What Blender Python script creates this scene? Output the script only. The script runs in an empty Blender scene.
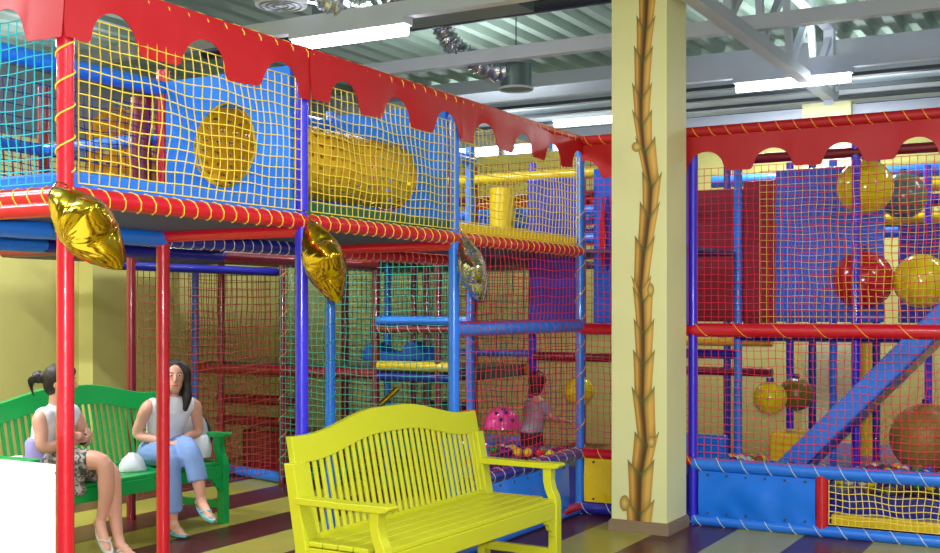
import bpy, bmesh, math, random
from mathutils import Vector, Matrix
random.seed(7)
sc = bpy.context.scene
col = sc.collection
PI = math.pi
# ---------------------------------------------------------------- camera model (x: along the long play frame front, y: away)
CX, CY, CZ, F = 3.609, -8.103, 1.56, 1150.0
def ray(px, py):
    a = (px - 470) / F
    return Vector((.8706*a - .492, .492*a + .8706, -(py - 310) / F))
def at(px, py, t): return Vector((CX, CY, CZ)) + ray(px, py) * t
def ony(px, py, c):
    d = ray(px, py); return Vector((CX, CY, CZ)) + d * ((c - CY) / d.y)
def onx(px, py, c):
    d = ray(px, py); return Vector((CX, CY, CZ)) + d * ((c - CX) / d.x)
cam = bpy.data.cameras.new('camera'); cam.lens = F / 940 * 36; cam.sensor_width = 36; cam.shift_y = 33.5 / 940
cam.clip_end = 200; cam.clip_start = .05
co = bpy.data.objects.new('camera', cam); col.objects.link(co)
co.location = (CX, CY, CZ); co.rotation_euler = (PI/2, 0, math.atan2(.492, .8706)); sc.camera = co
sc.view_settings.view_transform = 'Standard'; sc.view_settings.look = 'None'; sc.view_settings.gamma = 1
sc.view_settings.use_curve_mapping = False
sc.view_settings.exposure = 0.65
# ---------------------------------------------------------------- materials
def lin(c):
    return tuple((v/255/12.92 if v/255 <= .04045 else ((v/255+.055)/1.055)**2.4) for v in c) + (1,)
MATS = {}
def mat(name, rgb, rough=.45, metal=0, bump=0, bscale=40, var=.08, vscale=6, spec=.5, coat=0, stretch=None, trans=0):
    if name in MATS: return MATS[name]
    m = bpy.data.materials.new(name); m.use_nodes = True
    nt = m.node_tree; b = nt.nodes['Principled BSDF']
    b.inputs['Roughness'].default_value = rough; b.inputs['Metallic'].default_value = metal
    b.inputs['Specular IOR Level'].default_value = spec
    b.inputs['Coat Weight'].default_value = coat; b.inputs['Coat Roughness'].default_value = .12
    b.inputs['Transmission Weight'].default_value = trans
    tc = nt.nodes.new('ShaderNodeTexCoord'); src = tc.outputs['Object']
    if stretch:
        mp = nt.nodes.new('ShaderNodeMapping'); mp.inputs['Scale'].default_value = stretch
        nt.links.new(src, mp.inputs['Vector']); src = mp.outputs['Vector']
    n = nt.nodes.new('ShaderNodeTexNoise'); n.inputs['Scale'].default_value = vscale; n.inputs['Detail'].default_value = 3
    nt.links.new(src, n.inputs['Vector'])
    mix = nt.nodes.new('ShaderNodeMix'); mix.data_type = 'RGBA'
    c = lin(rgb); mix.inputs['A'].default_value = tuple(v*(1-var) for v in c[:3])+(1,)
    mix.inputs['B'].default_value = tuple(min(1, v*(1+var)) for v in c[:3])+(1,)
    nt.links.new(n.outputs['Fac'], mix.inputs['Factor']); nt.links.new(mix.outputs['Result'], b.inputs['Base Color'])
    if bump:
        n2 = nt.nodes.new('ShaderNodeTexNoise'); n2.inputs['Scale'].default_value = bscale; n2.inputs['Detail'].default_value = 2
        nt.links.new(src, n2.inputs['Vector'])
        bp = nt.nodes.new('ShaderNodeBump'); bp.inputs['Strength'].default_value = bump; bp.inputs['Distance'].default_value = .01
        nt.links.new(n2.outputs['Fac'], bp.inputs['Height']); nt.links.new(bp.outputs['Normal'], b.inputs['Normal'])
    MATS[name] = m; return m
def emit(name, rgb, s):
    m = bpy.data.materials.new(name); m.use_nodes = True; b = m.node_tree.nodes['Principled BSDF']
    b.inputs['Base Color'].default_value = lin(rgb); b.inputs['Emission Color'].default_value = lin(rgb)
    b.inputs['Emission Strength'].default_value = s; return m
V = dict(rough=.33, bump=.25, bscale=22, var=.06, coat=.5)
red = mat('red_vinyl', (204, 16, 40), **V); dred = mat('dark_red_vinyl', (122, 12, 32), **V)
lblue = mat('light_blue_vinyl', (34, 122, 236), **V); navy = mat('navy_vinyl', (30, 34, 150), **V)
purple = mat('violet_blue_vinyl', (50, 40, 215), **V); yel = mat('yellow_vinyl', (232, 196, 20), **V)
green = mat('green_vinyl', (8, 98, 72), **V); dgrn = mat('dark_green_vinyl', (20, 70, 66), **V)
boardb = mat('blue_board_vinyl', (36, 132, 240), rough=.6, bump=.05, bscale=7, var=.05, spec=.3)
panelb = mat('blue_sheet_vinyl', (26, 120, 238), rough=.2, bump=.35, bscale=7, var=.05)
valm = mat('red_sheet_vinyl', (184, 15, 25), rough=.5, bump=.15, bscale=6, var=.06)
dk = mat('deck_underside', (74, 82, 128), rough=.6)
ropey = mat('yellow_rope', (238, 208, 72), rough=.8); ropeo = mat('orange_rope', (246, 170, 44), rough=.8)
ropet = mat('turquoise_rope', (26, 172, 184), rough=.8); roper = mat('red_rope', (214, 26, 62), rough=.8)
ropeg = mat('green_rope', (40, 150, 130), rough=.8); ropedr = mat('brown_red_rope', (150, 52, 40), rough=.8)
ropew = mat('white_rope', (205, 205, 200), rough=.8); ropen = mat('navy_rope', (44, 44, 130), rough=.8)
webm = mat('yellow_webbing', (236, 188, 34), rough=.6, bump=.2, bscale=60)
ybench = mat('chartreuse_paint', (206, 206, 40), rough=.34, var=.03); gbench = mat('green_paint', (12, 158, 72), rough=.36, var=.05)
wallm = mat('yellow_wall_paint', (214, 207, 124), rough=.8, var=.04); colm = mat('cream_paint', (238, 236, 172), rough=.6, var=.02)
skirt_b = mat('brown_baseboard', (150, 126, 96), rough=.5)
steel = mat('white_steel', (196, 204, 216), rough=.5, var=.05); galv = mat('galvanised_metal', (120, 132, 140), rough=.4, metal=.6, var=.2)
whitem = mat('white_laminate', (250, 250, 250), rough=.4, var=.01)
foil_g = mat('gold_foil', (212, 176, 44), rough=.16, metal=1, bump=.3, bscale=16, var=.1)
foil_s = mat('silver_foil', (214, 214, 218), rough=.12, metal=1, bump=.9, bscale=26, var=.1)
ductf = mat('crumpled_foil', (200, 204, 208), rough=.2, metal=1, bump=1, bscale=40, var=.15)
# ---------------------------------------------------------------- mesh builder
class MB:
    def __init__(s): s.v = []; s.f = []; s.m = []; s.c = None
    def add(s, vs, fs, mi=0):
        o = len(s.v); s.v += [Vector(v) for v in vs]; s.f += [tuple(i+o for i in f) for f in fs]; s.m += [mi]*len(fs); return s
    def box(s, x0, x1, y0, y1, z0, z1, mi=0):
        p = [(x, y, z) for z in (z0, z1) for y in (y0, y1) for x in (x0, x1)]
        return s.add(p, [(0,2,3,1),(4,5,7,6),(0,1,5,4),(2,6,7,3),(0,4,6,2),(1,3,7,5)], mi)
    def bar(s, a, b, w, h, up=(0,0,1), mi=0):
        a, b = Vector(a), Vector(b); d = (b-a).normalized(); up = Vector(up)
        if abs(d.dot(up)) > .98: up = Vector((1,0,0))
        r = d.cross(up).normalized()*w/2; u = r.cross(d).normalized()*h/2
        p = [q+i*r+j*u for q in (a, b) for i, j in ((-1,-1),(1,-1),(1,1),(-1,1))]
        return s.add(p, [(0,3,2,1),(4,5,6,7),(0,1,5,4),(1,2,6,5),(2,3,7,6),(3,0,4,7)], mi)
    def tube(s, pts, r, n=10, caps=True, mi=0, closed=False):
        pts = [Vector(p) for p in pts]; k = len(pts)
        rs = r if isinstance(r, (list, tuple)) else [r]*k
        d0 = (pts[1]-pts[0]).normalized(); u = Vector((0,0,1)) if abs(d0.z) < .9 else Vector((1,0,0))
        u = (u - d0*u.dot(d0)).normalized(); vs = []
        for i, p in enumerate(pts):
            a = pts[i-1] if i or closed else p; b = pts[(i+1) % k] if i < k-1 or closed else p
            d = (b-a).normalized(); u = (u - d*u.dot(d)).normalized(); w = d.cross(u)
            vs += [p+(u*math.cos(t)+w*math.sin(t))*rs[i] for t in (2*PI*j/n for j in range(n))]
        fs = [(i*n+j, i*n+(j+1)%n, ((i+1)%k)*n+(j+1)%n, ((i+1)%k)*n+j) for i in range(k if closed else k-1) for j in range(n)]
        if caps and not closed: fs += [tuple(range(n-1,-1,-1)), tuple((k-1)*n+j for j in range(n))]
        return s.add(vs, fs, mi)
    def loft(s, rings, n=16, mi=0):      # rings: (centre, side half vector, front half vector)
        vs = []
        for c, a, b in rings:
            vs += [Vector(c)+Vector(a)*math.cos(2*PI*j/n)+Vector(b)*math.sin(2*PI*j/n) for j in range(n)]
        k = len(rings)
        fs = [(i*n+j, i*n+(j+1)%n, (i+1)*n+(j+1)%n, (i+1)*n+j) for i in range(k-1) for j in range(n)]
        fs += [tuple(range(n-1,-1,-1)), tuple((k-1)*n+j for j in range(n))]
        return s.add(vs, fs, mi)
    def ell(s, c, r, ax=None, nu=14, nv=10, mi=0):
        c = Vector(c); ax = ax or (Vector((1,0,0)), Vector((0,1,0)), Vector((0,0,1)))
        if not isinstance(r, (list, tuple)): r = (r, r, r)
        rings = []
        for i in range(nv+1):
            t = PI*(i/nv) ; t = min(max(t, .04), PI-.04)
            rings.append((c-ax[2]*r[2]*math.cos(t), ax[0]*r[0]*math.sin(t), ax[1]*r[1]*math.sin(t)))
        return s.loft(rings, nu, mi)
    def prism(s, poly, ex, mi=0):        # poly: 3-D points, ex: extrusion vector
        k = len(poly); p = [Vector(q) for q in poly]; e = Vector(ex)
        fs = [tuple(range(k-1,-1,-1)), tuple(range(k,2*k))]+[(i,(i+1)%k,(i+1)%k+k,i+k) for i in range(k)]
        return s.add(p+[q+e for q in p], fs, mi)
    def build(s, name, m, parent=None, smooth=None, bevel=0):
        vs = s.v; loc = Vector((0,0,0))
        if parent is None:
            lo = [min(v[i] for v in vs) for i in range(3)]; hi = [max(v[i] for v in vs) for i in range(3)]
            loc = Vector(((lo[0]+hi[0])/2, (lo[1]+hi[1])/2, lo[2])); vs = [v-loc for v in vs]
        me = bpy.data.meshes.new(name); me.from_pydata([tuple(v) for v in vs], [], s.f)
        for q in (m if isinstance(m, (list, tuple)) else [m]): me.materials.append(q)
        me.polygons.foreach_set('material_index', s.m)
        bm = bmesh.new(); bm.from_mesh(me); bmesh.ops.recalc_face_normals(bm, faces=bm.faces); bm.to_mesh(me); bm.free()
        if smooth is not None:
            me.polygons.foreach_set('use_smooth', [True]*len(me.polygons)); me.set_sharp_from_angle(angle=math.radians(smooth))
        o = bpy.data.objects.new(name, me); o.location = loc; col.objects.link(o)
        if parent is not None: o.parent = parent
        if bevel:
            b = o.modifiers.new('edge', 'BEVEL'); b.width = bevel; b.segments = 2; b.limit_method = 'ANGLE'
        return o
def tag(o, label, cat=None, group=None, kind=None):
    if label: o['label'] = label
    if cat: o['category'] = cat
    if group: o['group'] = group
    if kind: o['kind'] = kind
    return o
def empty(name, label, cat, loc=(0,0,0), rz=0, group=None, kind=None):
    o = bpy.data.objects.new(name, None); o.empty_display_size = .1; o.location = loc; o.rotation_euler = (0,0,rz); col.objects.link(o)
    return tag(o, label, cat, group, kind)
def copy_tree(o, parent=None):
    c = o.copy(); col.objects.link(c); c.parent = parent
    for ch in list(o.children): copy_tree(ch, c)
    return c
def curve(pts, n=6):                      # Catmull-Rom
    P = [Vector(p) for p in pts]; P = [2*P[0]-P[1]]+P+[2*P[-1]-P[-2]]; out = []
    for i in range(1, len(P)-2):
        for k in range(n):
            t = k/n; a, b, c, d = P[i-1], P[i], P[i+1], P[i+2]
            out.append(.5*((2*b)+(c-a)*t+(2*a-5*b+4*c-d)*t*t+(3*b-a-3*c+d)*t**3))
    return out+[P[-2]]
def lerp_list(r, n):
    out = []
    for a, b in zip(r, r[1:]): out += [a+(b-a)*k/n for k in range(n)]
    return out+[r[-1]]
# ---------------------------------------------------------------- setting
def struct(o, label=None): o['kind'] = 'structure'; tag(o, label); return o
fm = mat('striped_vinyl_floor', (100, 100, 60), rough=.3)
nt = fm.node_tree; b = nt.nodes['Principled BSDF']
geo = nt.nodes.new('ShaderNodeTexCoord'); sep = nt.nodes.new('ShaderNodeSeparateXYZ'); nt.links.new(geo.outputs['Object'], sep.inputs[0])
def mth(op, a, c):
    n = nt.nodes.new('ShaderNodeMath'); n.operation = op; nt.links.new(a, n.inputs[0]); n.inputs[1].default_value = c; return n.outputs[0]
mk = mth('LESS_THAN', mth('FLOORED_MODULO', mth('SUBTRACT', sep.outputs[0], .32), .925), .4625)
nz = nt.nodes.new('ShaderNodeTexNoise'); nz.inputs['Scale'].default_value = 3; nt.links.new(geo.outputs['Object'], nz.inputs['Vector'])
mx = nt.nodes.new('ShaderNodeMix'); mx.data_type = 'RGBA'; nt.links.new(mk, mx.inputs['Factor'])
mx.inputs['A'].default_value = lin((84, 34, 42)); mx.inputs['B'].default_value = lin((176, 168, 76))
m2 = nt.nodes.new('ShaderNodeMix'); m2.data_type = 'RGBA'; m2.blend_type = 'MULTIPLY'; m2.inputs['Factor'].default_value = .25
nt.links.new(mx.outputs['Result'], m2.inputs['A']); nt.links.new(nz.outputs['Color'], m2.inputs['B']); nt.links.new(m2.outputs['Result'], b.inputs['Base Color'])
fl = MB().add([(-8,-14,0),(9,-14,0),(9,8,0),(-8,8,0)], [(0,1,2,3)])
o = fl.build('floor', fm); o.location = (0,0,0)
for v, p in zip(o.data.vertices, [(-8,-14,0),(9,-14,0),(9,8,0),(-8,8,0)]): v.co = p
struct(o)
w = MB().box(-4.75, -4.6, -14, 4.3, 0, 3.05); struct(w.build('wall_left', wallm))
p = MB().box(-4.6, -4.42, -.78, .05, 0, 3.05); struct(p.build('trim_1', wallm), 'yellow pilaster on the yellow side wall behind the green bench')
w = MB().box(-4.75, 9, 4.3, 4.42, 0, 3.45); struct(w.build('wall_back', wallm))
p = MB().box(.73, 1.22, 4.02, 4.3, 0, 3.7); struct(p.build('trim_2', colm), 'yellow pillar carrying the roof truss at the back wall')
# hall beyond the back wall
sid = mat('grey_siding', (176, 184, 194), rough=.6)
w = MB().box(-8, 9, 8, 8.15, 0, 3.35).box(-8, 9, 8, 8.15, 4.3, 4.6).box(.2, 9, 8, 8.15, 3.35, 4.3).box(-8, -6.6, 8, 8.15, 3.35, 4.3)
struct(w.build('wall_far', sid)); struct(MB().box(-8.15, -8, -14, 8.15, 0, 4.6).build('wall_side', sid))
wr = empty('window_1', None, None, (-3.2, 8, 3.35), kind='structure')
MB().box(-3.4, 3.4, .02, .05, 0, .95).build('glass', emit('daylight_glass', (235, 242, 255), 5), wr)
fr = MB()
for k in range(9): fr.box(-3.4+k*.85-.05, -3.4+k*.85+.05, -.06, .0, 0, .95)
fr.box(-3.4, 3.4, -.06, 0, .58, .64); fr.build('frame', mat('blue_grey_frame', (96, 118, 150), rough=.5), wr)
# ceiling: ribbed deck
cm = mat('ribbed_roof_deck', (140, 162, 150), rough=.55, var=.1)
c = MB(); xs = []
x = -8
while x < 9:
    xs += [(x, 4.5), (x+.1, 4.5), (x+.14, 4.58), (x+.24, 4.58)]; x += .28
vs = [(a, yy, z) for a, z in xs for yy in (-14, 8.1)]
c.add(vs, [(2*i, 2*i+1, 2*i+3, 2*i+2) for i in range(len(xs)-1)])
struct(c.build('ceiling', cm))
# joists over the far hall
dkg = mat('dark_steel', (60, 66, 74), rough=.6)
for k, y in enumerate((4.75, 5.4, 6.05, 6.7, 7.3)):
    r = MB().box(-8, 9, y, y+.03, 4.12, 4.5).box(-8, 9, y-.04, y+.07, 4.08, 4.12, 1)
    tag(r.build('roof_joist', [steel, dkg]), 'deep white roof joist over the far hall, %s behind the back wall' % ('first','second','third','fourth','fifth')[k], 'roof joist', 'joists over the far hall')
for y, z, lab in ((-.62, ony(349,38,-.62).z+.094, 'white steel roof beam above the near fluorescent lamp'), (1.3, 3.86, 'white steel roof beam crossing the truss between the two lamps'), (3.05, ony(792,83,3.05).z+.094, 'white steel roof beam above the lamp by the truss end'), (4.15, 3.55, 'white steel beam running over the top of the back wall')):
    r = MB().box(-4.6, 9, y-.05, y+.05, z, z+.12)
    tag(r.build('roof_beam', steel), lab, 'roof beam', 'white cross beams under the roof')
t = empty('roof_truss', 'white steel roof truss ending on the yellow pillar', 'roof truss', (1.0, 1.5, 3.72))
MB().box(-.055, .055, -12, 2.7, 0, .1).build('bottom_chord', steel, t)
MB().box(-.055, .055, -12, 2.7, .72, .8).build('top_chord', steel, t)
y = -11.4
while y < 2.5:
    MB().bar((0, y, .08), (0, y+.75, .74), .06, .06).build('web_member', steel, t)
    MB().bar((0, y+.95, .08), (0, y+.75, .74), .06, .06).build('web_member', steel, t)
    y += .95
MB().box(-.05, .05, 2.5, 2.6, -.05, .75).build('web_member', steel, t)
# lamps
tube_e = emit('lamp_tube_light', (250, 250, 255), 14)
LZ = []
def lamp(px, py, y, lab):
    p = ony(px, py, y); LZ.append(p.z)
    e = empty('fluorescent_lamp', lab, 'ceiling lamp', p, group='fluorescent lamps under the roof beams')
    MB().box(-.56, .56, -.06, .06, .04, .1).build('lamp_housing', steel, e)
    MB().tube([(-.54,0,0),(.54,0,0)], .045, 12).build('lamp_diffuser', tube_e, e, 40)
    if y > 5: MB().box(-.4,-.38,-.01,.01,.1,4.55-p.z).build('hanger_rod', steel, e); MB().box(.38,.4,-.01,.01,.1,4.55-p.z).build('hanger_rod', steel, e)
    l = bpy.data.lights.new('lamp_light', 'AREA'); l.shape = 'RECTANGLE'; l.size = 1.2; l.size_y = .1; l.energy = 45; l.color = (.93, .97, 1)
    lo = bpy.data.objects.new('lamp_light', l); lo.location = p+Vector((0,0,-.06)); col.objects.link(lo)
    l2 = l.copy(); l2.energy = 9; lo2 = bpy.data.objects.new('lamp_light', l2); lo2.location = p+Vector((0,0,.25)); lo2.rotation_euler = (PI,0,0); col.objects.link(lo2); return p
lamp(349, 38, -.62, 'lit fluorescent lamp hanging over the red valance of the near walkway')
lamp(792, 83, 3.05, 'lit fluorescent lamp beside the roof truss and yellow pillar')
lamp(592, 121, 5.9, 'small distant fluorescent lamp added to light the far hall, past the column')  # extra lamp, added to light the joists of the far hall
# ducts
d = MB().tube([(-4.6, .9, 4.25), (9, .9, 4.25)], .11, 16)
tag(d.build('air_duct', mat('dark_duct', (66, 74, 84), rough=.35, metal=.7), None, 40), 'dark round air duct running under the roof deck', 'air duct')
a = ony(300, 60, .2); bb = ony(452, 22, .2)
d = MB().box(-2.6, -.6, .05, .42, 4.02, 4.3).box(-2.4,-2.37,.2,.23,4.3,4.52).box(-.9,-.87,.2,.23,4.3,4.52)
tag(d.build('air_duct', galv, None, None), 'square grey metal air duct behind the near lamp', 'air duct')
def flex(pts, r, lab):
    P = curve(pts, 14); R = [r*(1+.12*math.sin(i*1.9)+random.uniform(-.06,.06)) for i in range(len(P))]
    return tag(MB().tube(P, R, 18).build('flexible_duct', ductf, None, 60), lab, 'flexible duct', 'crumpled foil ducts')
flex([at(300,-25,9.2), at(335,0,9.2), at(358,9,9.3), at(390,-6,9.5)], .13, 'crumpled silver foil duct above the near lamp')
flex([at(440,22,10.9), at(452,44,10.9), at(470,58,10.9), at(492,70,10.9), at(512,70,11.0), at(517,76,11.0)], .095, 'crumpled silver foil duct bending down to the round vent')
q = at(516, 90, 11.0); e = empty('air_vent', 'round metal air vent hanging at the end of the foil duct', 'air vent', q)
MB().tube([(0,0,.01),(0,0,.24)], .15, 24, caps=True).build('vent_body', mat('vent_sheet', (104, 122, 118), rough=.35, metal=.5), e, 40)
MB().tube([(.16*math.cos(k*PI/12), .16*math.sin(k*PI/12), .01) for k in range(24)], .012, 6, closed=True).build('vent_rim', steel, e, 60)
MB().tube([(0,0,.24),(0,0,.9)], .006, 6).build('hanger_rod', dkg, e)
q = at(281, 6, 9.0); e = empty('air_vent', 'flat round ceiling vent above the red valance', 'air vent', q)
MB().loft([((0,0,0),(.2,0,0),(0,.2,0)), ((0,0,.03),(.21,0,0),(0,.21,0)), ((0,0,.07),(.1,0,0),(0,.1,0)), ((0,0,.5),(.1,0,0),(0,.1,0))], 24).build('vent_body', steel, e, 30)
for rr in (.06, .11, .16):
    MB().tube([(rr*math.cos(k*PI/12), rr*math.sin(k*PI/12), -.002) for k in range(24)], .008, 5, closed=True).build('vent_ring', galv, e, 60)
# ---------------------------------------------------------------- column with its painted stem
cr = empty('column', 'cream square column with a painted yellow stem', None, (.68, -.315, 0), kind='structure')
MB().box(-.204, .204, -.205, .205, 0, 4.5).build('shaft', colm, cr)
k = MB().box(-.222, .222, -.223, .223, 0, .07).box(-.214, .214, -.215, .215, .07, .085); k.build('baseboard', skirt_b, cr)
pm = bpy.data.materials.new('painted_stem_pigment'); pm.use_nodes = True
va = pm.node_tree.nodes.new('ShaderNodeVertexColor'); va.layer_name = 'paint'
pm.node_tree.links.new(va.outputs['Color'], pm.node_tree.nodes['Principled BSDF'].inputs['Base Color']); pm.node_tree.nodes['Principled BSDF'].inputs['Roughness'].default_value = .6
joints = [(651,-45),(648,-12),(646,22),(643.5,52),(642,89),(642,116),(645,143),(652,178),(650,208),(645,242),(641,282),(643,293),(644,325),(644,356),(643,393),(647,438),(641,466),(640,506),(639,529)]
hw = [9,9,8.5,8.5,9,9,9,9,9,9,9,9.3,9.3,9.8,10.3,11,12,13,14]
pv, pf, pc = [], [], []
def mixc(a, b, t): return tuple(a[i]+(b[i]-a[i])*t for i in range(3))
yf = -.52
def segm(k, top, bot, w0, w1, tip=7, notch=7):
    base = len(pv); NU, NT = 12, 10
    for j in range(NT+1):
        t = j/NT
        for i in range(NU+1):
            u = -1+2*i/NU; s = abs(u)
            zt = top[1]+notch*(1-s)-tip*s**1.5; zb = bot[1]+3+11*(1-s)
            cx = bot[0]+(top[0]-bot[0])*t; ww = w0*.82+(w1*1.12-w0*.82)*t**1.4
            P = ony(cx+u*ww, zb+(zt-zb)*t, yf-.0008-.00035*k); P -= Vector((.68,-.315,0))
            P.y = -.205-.0008-.00035*k
            pv.append(P)
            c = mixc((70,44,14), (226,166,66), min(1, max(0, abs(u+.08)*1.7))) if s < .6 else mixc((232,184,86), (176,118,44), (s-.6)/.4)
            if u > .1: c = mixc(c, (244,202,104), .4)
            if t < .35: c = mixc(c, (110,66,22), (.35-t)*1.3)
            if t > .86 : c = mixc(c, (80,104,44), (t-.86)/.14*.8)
            pc.append(c)
    for j in range(NT):
        for i in range(NU):
            a = base+j*(NU+1)+i; pf.append((a, a+1, a+NU+2, a+NU+1))
for k in range(len(joints)-1):
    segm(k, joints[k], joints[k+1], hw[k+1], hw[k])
def bud(px, py, wx, hz, k=20):
    base = len(pv); c = ony(px, py, yf)-Vector((.68,-.315,0)); c.y = -.2125
    pv.append(c); pc.append((240,206,112))
    for i in range(16):
        a = 2*PI*i/16; P = ony(px+wx*math.cos(a), py+hz*math.sin(a), yf)-Vector((.68,-.315,0)); P.y = -.2125; pv.append(P); pc.append((160,124,50))
    for i in range(16): pf.append((base, base+1+i, base+1+(i+1)%16))
bud(637,147,5,5); bud(651,290,3.5,7); bud(652,442,4,6); bud(625,503,5,8)
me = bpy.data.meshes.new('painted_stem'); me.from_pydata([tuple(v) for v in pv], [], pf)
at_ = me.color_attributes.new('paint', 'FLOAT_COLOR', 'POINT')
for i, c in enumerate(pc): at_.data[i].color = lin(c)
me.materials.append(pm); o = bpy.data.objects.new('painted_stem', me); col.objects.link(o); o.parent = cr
# ---------------------------------------------------------------- play frame
arm = empty('climbing_frame', 'padded climbing frame of the raised walkway jutting out over the benches', 'climbing frame', (0,-2.5,0))
main = empty('climbing_frame', 'long padded climbing frame with ball pit behind the column and yellow bench', 'climbing frame', (0,0,0))
R0 = .034
def pole(root, x, y, m, z0=0, z1=2.87, r=R0, lab=None):
    l = root.location
    n = max(2, int((z1-z0)/.12)); pts = []; rs = []
    for i in range(n+1):
        pts.append((x-l.x, y-l.y, z0+(z1-z0)*i/n)); rs.append(r*(1+random.uniform(-.035,.035)))
    o = MB().tube(pts, rs, 14).build('pole', m, root, 50); tag(o, lab); return o
def beam(root, a, b, m, r=.04, lash=None, pitch=.07, lab=None, lr=.0035):
    l = root.location; a = Vector(a)-l; b = Vector(b)-l; n = 8
    o = MB().tube([a+(b-a)*i/n for i in range(n+1)], r, 12).build('beam', m, root, 50); tag(o, lab)
    if lash:
        L = (b-a).length; d = (b-a)/L; up = Vector((0,0,1)); s = d.cross(up).normalized(); N = int(L/pitch*8)
        pts = [a+d*(L*i/N)+(up*math.cos(2*PI*i/8)+s*math.sin(2*PI*i/8))*(r+.002) for i in range(N+1)]
        MB().tube(pts, lr, 4).build('lashing', lash, o, 60)
    return o
Y = [-4.95, -3.45, -1.92, 0]
# walkway arm
pole(arm, 0, Y[0], red, lab='red pole at the outer corner'); pole(arm, 0, Y[1], purple, lab='violet blue pole'); pole(arm, 0, Y[2], lblue, lab='light blue pole behind the bench'); pole(arm, 0, 0, lblue, lab='light blue corner pole')
pole(arm, -.95, Y[0], red); pole(arm, -.95, Y[1], red, 0, 2.87, .036, 'red inner pole'); pole(arm, -.95, Y[2], lblue, lab='light blue inner pole'); pole(arm, -.95, -.03, lblue)
for i in range(3):
    beam(arm, (0, Y[i], 2.01), (0, Y[i+1], 2.01), red, .04, ropey, .085)
    beam(arm, (.016, Y[i], 2.856), (.016, Y[i+1], 2.856), valm, .034, ropey, .12)
    beam(arm, (-.95, Y[i], 1.95), (-.95, Y[i+1], 1.95), (lblue, navy, red)[i], .045, (None, ropew, ropeo)[i], .085)
    beam(arm, (-.95, Y[i], 2.77), (-.95, Y[i+1], 2.77), lblue, .045)
    beam(arm, (-1.9, Y[i], 1.94), (-1.9, Y[i+1], 1.94), (lblue, navy, dred)[i], .045)
for yy, m in zip(Y[:3], (red, red, red)):
    beam(arm, (-.95, yy, 1.965), (0, yy, 1.965), m, .036)
beam(arm, (-1.9, Y[0], 2.01), (0, Y[0], 2.01), red, .04, ropey, .085)
beam(arm, (-1.9, Y[0], 2.85), (0, Y[0], 2.85), valm, .04)
def wrap(x, y, z0, z1, pitch, m, r=.037):
    q = [c for c in arm.children if c.name.startswith('pole') and abs(c.data.vertices[0].co.x-x) < .05 and abs(c.data.vertices[0].co.y+arm.location.y-y) < .05][0]
    N = int((z1-z0)/pitch*10); MB().tube([(x+r*math.cos(k*PI/5), y-arm.location.y+r*math.sin(k*PI/5), z0+(z1-z0)*k/N) for k in range(N+1)], .004, 4).build('lashing', m, q, 60)
wrap(0, Y[0], 2.1, 2.62, .125, ropey); wrap(0, 0, .5, 2.4, .2, ropeo); wrap(-.95, Y[2], .4, 1.7, .12, ropet)
beam(arm, (-1.9, Y[1], 2.5), (-.95, Y[1], 2.5), lblue, .036); beam(arm, (-1.9, Y[2], 2.3), (-.95, Y[2], 2.3), lblue, .036)
beam(arm, (-1.9, Y[0], 2.5), (-1.9, Y[2], 2.5), lblue, .036)
for yy in Y[:3]: pole(arm, -1.9, yy, dred if yy > -4 else lblue, 1.9, 2.87)
l_ = arm.location
MB().box(-1.87, -.02, Y[0]+.03-l_.y, Y[2]-l_.y, 1.985, 2.02).build('deck', dk, arm)
MB().box(-.92, -.02, Y[2]-l_.y, -.03-l_.y, 1.985, 2.02).build('deck', dk, arm)
# blue crossbar and low rolls of the third bay
beam(arm, (0, Y[2], 1.44), (0, 0, 1.44), lblue, .048, roper, .11, None, .0028)
beam(arm, (0, Y[2], .465), (0, 0, .465), navy, .045, ropew, .14); beam(arm, (0, Y[2], .03), (0, 0, .03), lblue, .03)
beam(arm, (0, -.33, .055), (0, -.02, .055), red, .036)
def mat_pad(x0, x1, y0, y1, z0, z1, m, lab):
    tag(MB().box(x0, x1, y0, y1, z0, z1).build('deck_mat', m, None, None, .015), lab, 'mat', 'padded mats on the decks')
mat_pad(-.9, -.012, Y[0]+.04, Y[1]-.02, 2.03, 2.115, lblue, 'light blue padded mat on the walkway floor at the outer corner')
mat_pad(-.9, -.012, Y[1]+.02, Y[2]-.02, 2.03, 2.115, green, 'green padded mat on the walkway floor under the woven tunnel')
mat_pad(-.9, -.012, Y[2]+.02, -.04, 2.03, 2.115, yel, 'yellow padded mat on the walkway floor by the corner pole')
mat_pad(-1.86, -1.0, Y[0]+.04, Y[2]-.04, 2.03, 2.1, dred, 'dark red padded mat on the inner walkway behind the blue beams')
# main frame
for x, y, m, lab in ((-2.79,-1.9,dred,'dark red pole behind the green bench'), (-3.65,.05,dred,None), (-2.93,.05,dred,'dark red pole wound with orange cord'), (-1.9,.02,dred,None), (-1.28,.02,dred,None),
      (.9,0,purple,'violet blue pole beside the column'), (2.73,0,purple,None), (.908,1.1,lblue,'light blue inner pole'), (1.834,1.1,purple,'violet blue inner pole'), (2.75,1.1,purple,None),
      (-.95,1.1,purple,None), (-2.5,1.1,lblue,None), (-1.55,1.1,dred,None), (-2.2,1.1,dred,None), (-3.5,1.0,lblue,None), (-4.2,.3,lblue,None), (0,1.1,dred,None), (-3.0,1.1,dred,None),
      (.486,2.2,navy,None), (1.055,2.2,purple,None), (1.25,2.2,navy,None), (1.43,2.2,lblue,None), (1.62,2.2,purple,None), (1.79,2.2,navy,None), (-.95,2.2,dred,None), (-.1,2.2,navy,None), (2.6,2.2,purple,None), (2.1,3.0,purple,None),
      (-1.75,.6,dred,None)):
    pole(main, x, y, m, lab=lab)
o = [c for c in main.children if c.get('label') == 'dark red pole wound with orange cord'][0]
MB().tube([(-2.93+.037*math.cos(k*PI/4), .05+.037*math.sin(k*PI/4), .1+k*.0225) for k in range(84)], .004, 4).build('lashing', ropeo, o, 60)
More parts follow.
